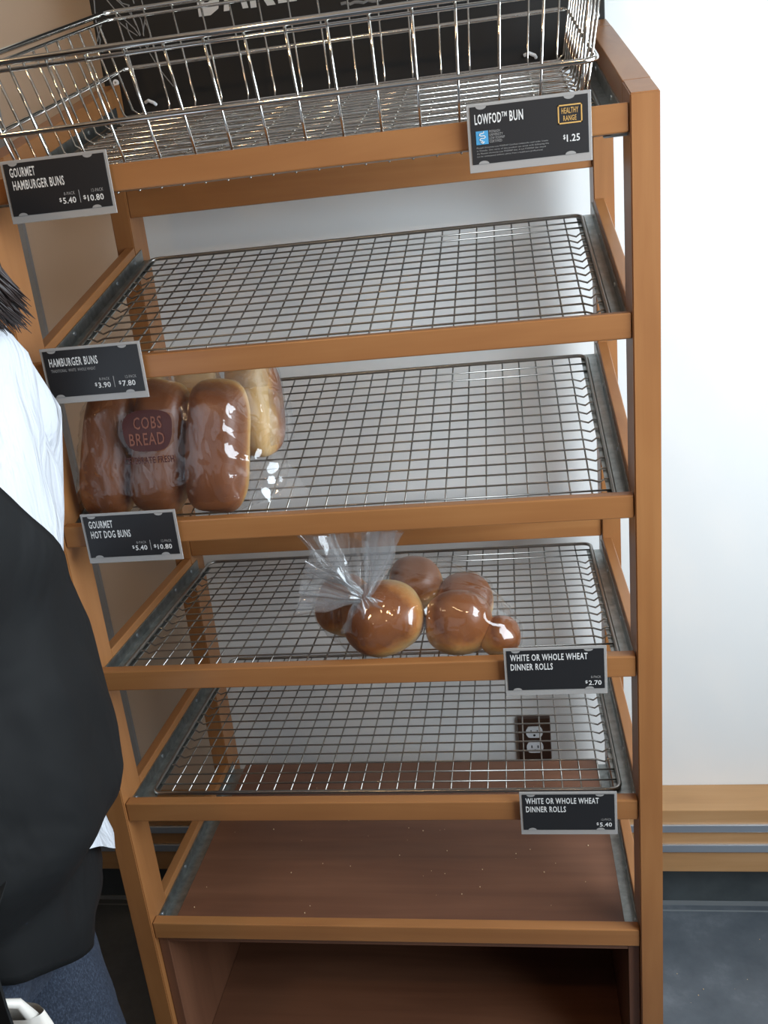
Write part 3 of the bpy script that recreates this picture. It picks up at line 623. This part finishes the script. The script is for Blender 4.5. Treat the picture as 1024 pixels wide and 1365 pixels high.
for sy in (1, -1): add_tube(bm, [P3(0.030, PY+sy*0.074, 1.795), P3(0.040, PY+sy*0.084, 1.775), P3(0.028, PY+sy*0.078, 1.738)], 0.012, 8, radii=[0.010, 0.014, 0.008])
tmp = bm_obj('tmp', bm, skin_m); md = tmp.modifiers.new('r', 'REMESH'); md.mode = 'VOXEL'; md.voxel_size = 0.006; sm = tmp.modifiers.new('s', 'SMOOTH'); sm.iterations = 3
me = evaluated_mesh(tmp); bpy.data.objects.remove(tmp); link('body', me, skin_m, pe, True)
# face details
bm = bmesh.new()
for sy in (1, -1):
    t = bmesh.new(); bmesh.ops.create_uvsphere(t, u_segments=12, v_segments=8, radius=0.010); merge(bm, t, Matrix.Translation(P3(-0.052, PY+sy*0.032, 1.778)))
bm_obj('eye', bm, recept, pe, True)
bm = bmesh.new(); add_tube(bm, [P3(-0.068, PY-0.024, 1.716), P3(-0.080, PY, 1.717), P3(-0.068, PY+0.024, 1.716)], 0.005, 8, radii=[0.002, 0.005, 0.002]); bm_obj('lips', bm, mat('lip', (0.35, 0.12, 0.10), 0.45), pe, True)
# shirt with its loose tail
SHR = [(z, cx, cy, a-(0.022 if 0.95 < z < 1.2 else 0), b-(0.022 if 0.95 < z < 1.2 else 0)) for z, cx, cy, a, b in TR if z > 0.9]+[(0.87, -0.026, PY, 0.140, 0.189), (0.85, -0.030, PY, 0.138, 0.187)]
bm = bmesh.new(); loft(bm, SHR, 96, 0.015, 2.0, fz=8.0, zb=lambda d: 0.85+0.10*(1-math.exp(-((d-42)/30)**2)))
for sy in (1, -1):
    sh = [(0.045, PY+sy*0.140, 1.545), (0.03, PY+sy*0.190, 1.48), (0.0, PY+sy*0.218, 1.38), (-0.03, PY+sy*0.228, 1.24), (-0.14, PY+sy*0.203, 1.08), (-0.19, PY+sy*0.190, 1.02)]
    if sy < 0: sh = [(0.045, PY-0.140, 1.545), (0.03, PY-0.190, 1.48), (0.01, PY-0.218, 1.38), (-0.010, PY-0.236, 1.26), (-0.015, PY-0.236, 1.18), (-0.014, PY-0.234, 1.13)]
    add_tube(bm, [P3(*q) for q in sh], 0.06, 22, radii=[0.052, 0.064, 0.060, 0.055, 0.045, 0.036])
add_tube(bm, [P3(0.060+0.066*math.cos(2*math.pi*k/24), PY+0.072*math.sin(2*math.pi*k/24), 1.628+0.012*math.cos(2*math.pi*k/24)) for k in range(24)], 0.012, 8, closed=True)
bm_obj('shirt', bm, shirt_m, pe, True)
# apron: high bib towards the front, wrapped round to the back, hem rising to the back
AP = [(z, cx, cy, a+0.009, b+0.009) for z, cx, cy, a, b in TR if z < 1.55 and z > 0.84]+[(1.53, 0.03, PY, 0.122, 0.185), (1.0, -0.002, PY, 0.145, 0.195), (0.948, -0.036, PY, 0.145, 0.195), (0.909, -0.060, PY, 0.140, 0.190), (0.832, -0.058, PY, 0.140, 0.185), (0.734, -0.082, PY, 0.135, 0.180), (0.64, -0.095, PY, 0.13, 0.175)]
AP = sorted({r[0]: r for r in AP}.values())
def atop(d):
    k = (40-d)/80.0; return min(1.52, max(1.20, 1.205+0.34*k)) if d > -150 else 1.50
def ahem(d): return 0.690+0.17*min(1.0, max(0.0, (40-d)/90)) if d > -140 else 0.86
bm = bmesh.new(); loft(bm, AP, 96, 0.013, 6.0, zt=atop, zb=ahem, fz=5.0); ap = bm_obj('apron', bm, apron_m, pe, True)
md = ap.modifiers.new('t', 'SOLIDIFY'); md.thickness = 0.003; md.offset = 1.0
bm = bmesh.new(); rows = []
for x, y, z in ((0.080, -0.430, 1.025), (0.084, -0.475, 1.005), (0.086, -0.508, 0.965), (0.095, -0.519, 0.91), (0.099, -0.520, 0.82), (0.097, -0.518, 0.70), (0.096, -0.520, 0.57)):
    rows.append([bm.verts.new(P3(x+dx, y+dy, z)) for dx, dy in ((-0.015, -0.002), (0.015, -0.002), (0.015, 0.002), (-0.015, 0.002))])
for p, q in zip(rows, rows[1:]):
    for i in range(4): bm.faces.new((p[i], p[(i+1) % 4], q[(i+1) % 4], q[i]))
bm.faces.new(rows[0]); bm.faces.new(rows[-1][::-1])
tie = bm_obj('apron_tie', bm, apron_m, pe); tie['label'] = 'loose end of the black apron tie'
# jeans and shoes
bm = bmesh.new()
for sy, bx in ((1, 0.0), (-1, 0.0)):
    y = PY+sy*0.088
    loft(bm, [(0.96, -0.020, PY+sy*0.062, 0.115, 0.105), (0.86, -0.050, PY+sy*0.075, 0.105, 0.098), (0.72, -0.080, y, 0.088, 0.086), (0.673, -0.077, y, 0.087, 0.086), (0.60, -0.069, y, 0.085, 0.085), (0.55, -0.061, y, 0.083, 0.084), (0.47, -0.054, y, 0.080, 0.080), (0.30, -0.045, y, 0.074, 0.072), (0.06, -0.045, y, 0.072, 0.070)], 40, 0.005, 3.0+sy, fz=11.0)
loft(bm, [(1.02, -0.003, PY, 0.134, 0.186), (0.909, -0.044, PY, 0.128, 0.180), (0.82, -0.062, PY, 0.118, 0.172), (0.74, -0.076, PY, 0.095, 0.150)], 48, 0.004, 8.0)
bm_obj('jeans', bm, denim, pe, True)
for sy in (1, -1):
    bm = bmesh.new(); y = PY+sy*0.088
    add_tube(bm, [P3(0.005, y, 0.042), P3(-0.06, y, 0.044), P3(-0.16, y, 0.038), P3(-0.235, y, 0.032), P3(-0.258, y, 0.030)], 0.04, 16, radii=[0.036, 0.043, 0.037, 0.030, 0.014]); add_box(bm, -0.20, 0.085, y-PY-0.038, y-PY+0.038, 0.0, 0.016, 0.004); bm_obj('shoe', bm, shoe_m, pe, True)
# hair: cap plus many tapering locks that end at the nape
bm = bmesh.new(); t = bmesh.new(); bmesh.ops.create_uvsphere(t, u_segments=36, v_segments=24, radius=1.0)
cut = [v for v in t.verts if (v.co.x < -0.45 and v.co.z < 0.55) or v.co.z < -0.55]; bmesh.ops.delete(t, geom=cut, context='VERTS')
for v in t.verts: v.co = Vector((v.co.x*0.118, v.co.y*0.098, v.co.z*0.136))
merge(bm, t, Matrix.Translation(P3(0.032, PY, 1.775)))
rh = random.Random(11)
for k in range(620):
    a = math.radians(rh.uniform(-85, 85)); r = rh.uniform(0.84, 0.98)
    x0, y0 = 0.032+0.108*r*math.cos(a), PY+0.092*r*math.sin(a)
    back = max(0, math.cos(a)); zt_ = rh.uniform(1.75, 1.82); ze = 1.605+0.055*(1-back)+rh.uniform(-0.004, 0.035)
    fx, fy = x0+0.040*back*rh.uniform(0.7, 1.25)+0.006, y0*1.0+(y0-PY)*0.10
    pts = [(x0, y0, zt_), (x0+0.012*back, y0+(y0-PY)*0.05, zt_-(zt_-ze)*0.45), (x0+0.022*back, y0+(y0-PY)*0.08, zt_-(zt_-ze)*0.8), (fx, fy, ze)]
    add_tube(bm, [P3(*q) for q in pts], 0.004, 4, radii=[0.0032, 0.0034, 0.0024, 0.0003])
bm_obj('hair', bm, hair_m, pe, True)
# off-white carrier bag hanging from the near hand
HP = (0.010, PY-0.222, 0.905)
bg = empty('carrier_bag', (0.078, PY-0.165, 0.59)); tag(bg, 'off-white plastic carrier bag hanging beside the jeans at the lower left', 'bag')
bm = bmesh.new(); rows = []
for j in range(15):
    t = j/14; z = 0.255*t; row = []
    for i in range(40):
        a = 2*math.pi*i/40; k = (1-0.45*t**3)*(1+0.12*noise.noise(Vector((math.cos(a)*2, math.sin(a)*2, t*4))))
        row.append(bm.verts.new((0.056*k*math.cos(a), 0.034*k*(1-0.3*t)*math.sin(a), z)))
    rows.append(row)
for a, b in zip(rows, rows[1:]):
    for i in range(40): bm.faces.new((a[i], a[(i+1) % 40], b[(i+1) % 40], b[i]))
bm.faces.new(rows[0][::-1]); bm_obj('bag_body', bm, bag_cloth, bg, True)
for sx in (-0.024, 0.022):
    bm = bmesh.new(); add_tube(bm, [(sx, 0.0, 0.235), (sx*0.9-0.010, -0.008, 0.275), (HP[0]-0.078, -0.050, 0.318)], 0.004, 8, radii=[0.009, 0.006, 0.004]); bm_obj('bag_handle', bm, bag_cloth, bg, True)
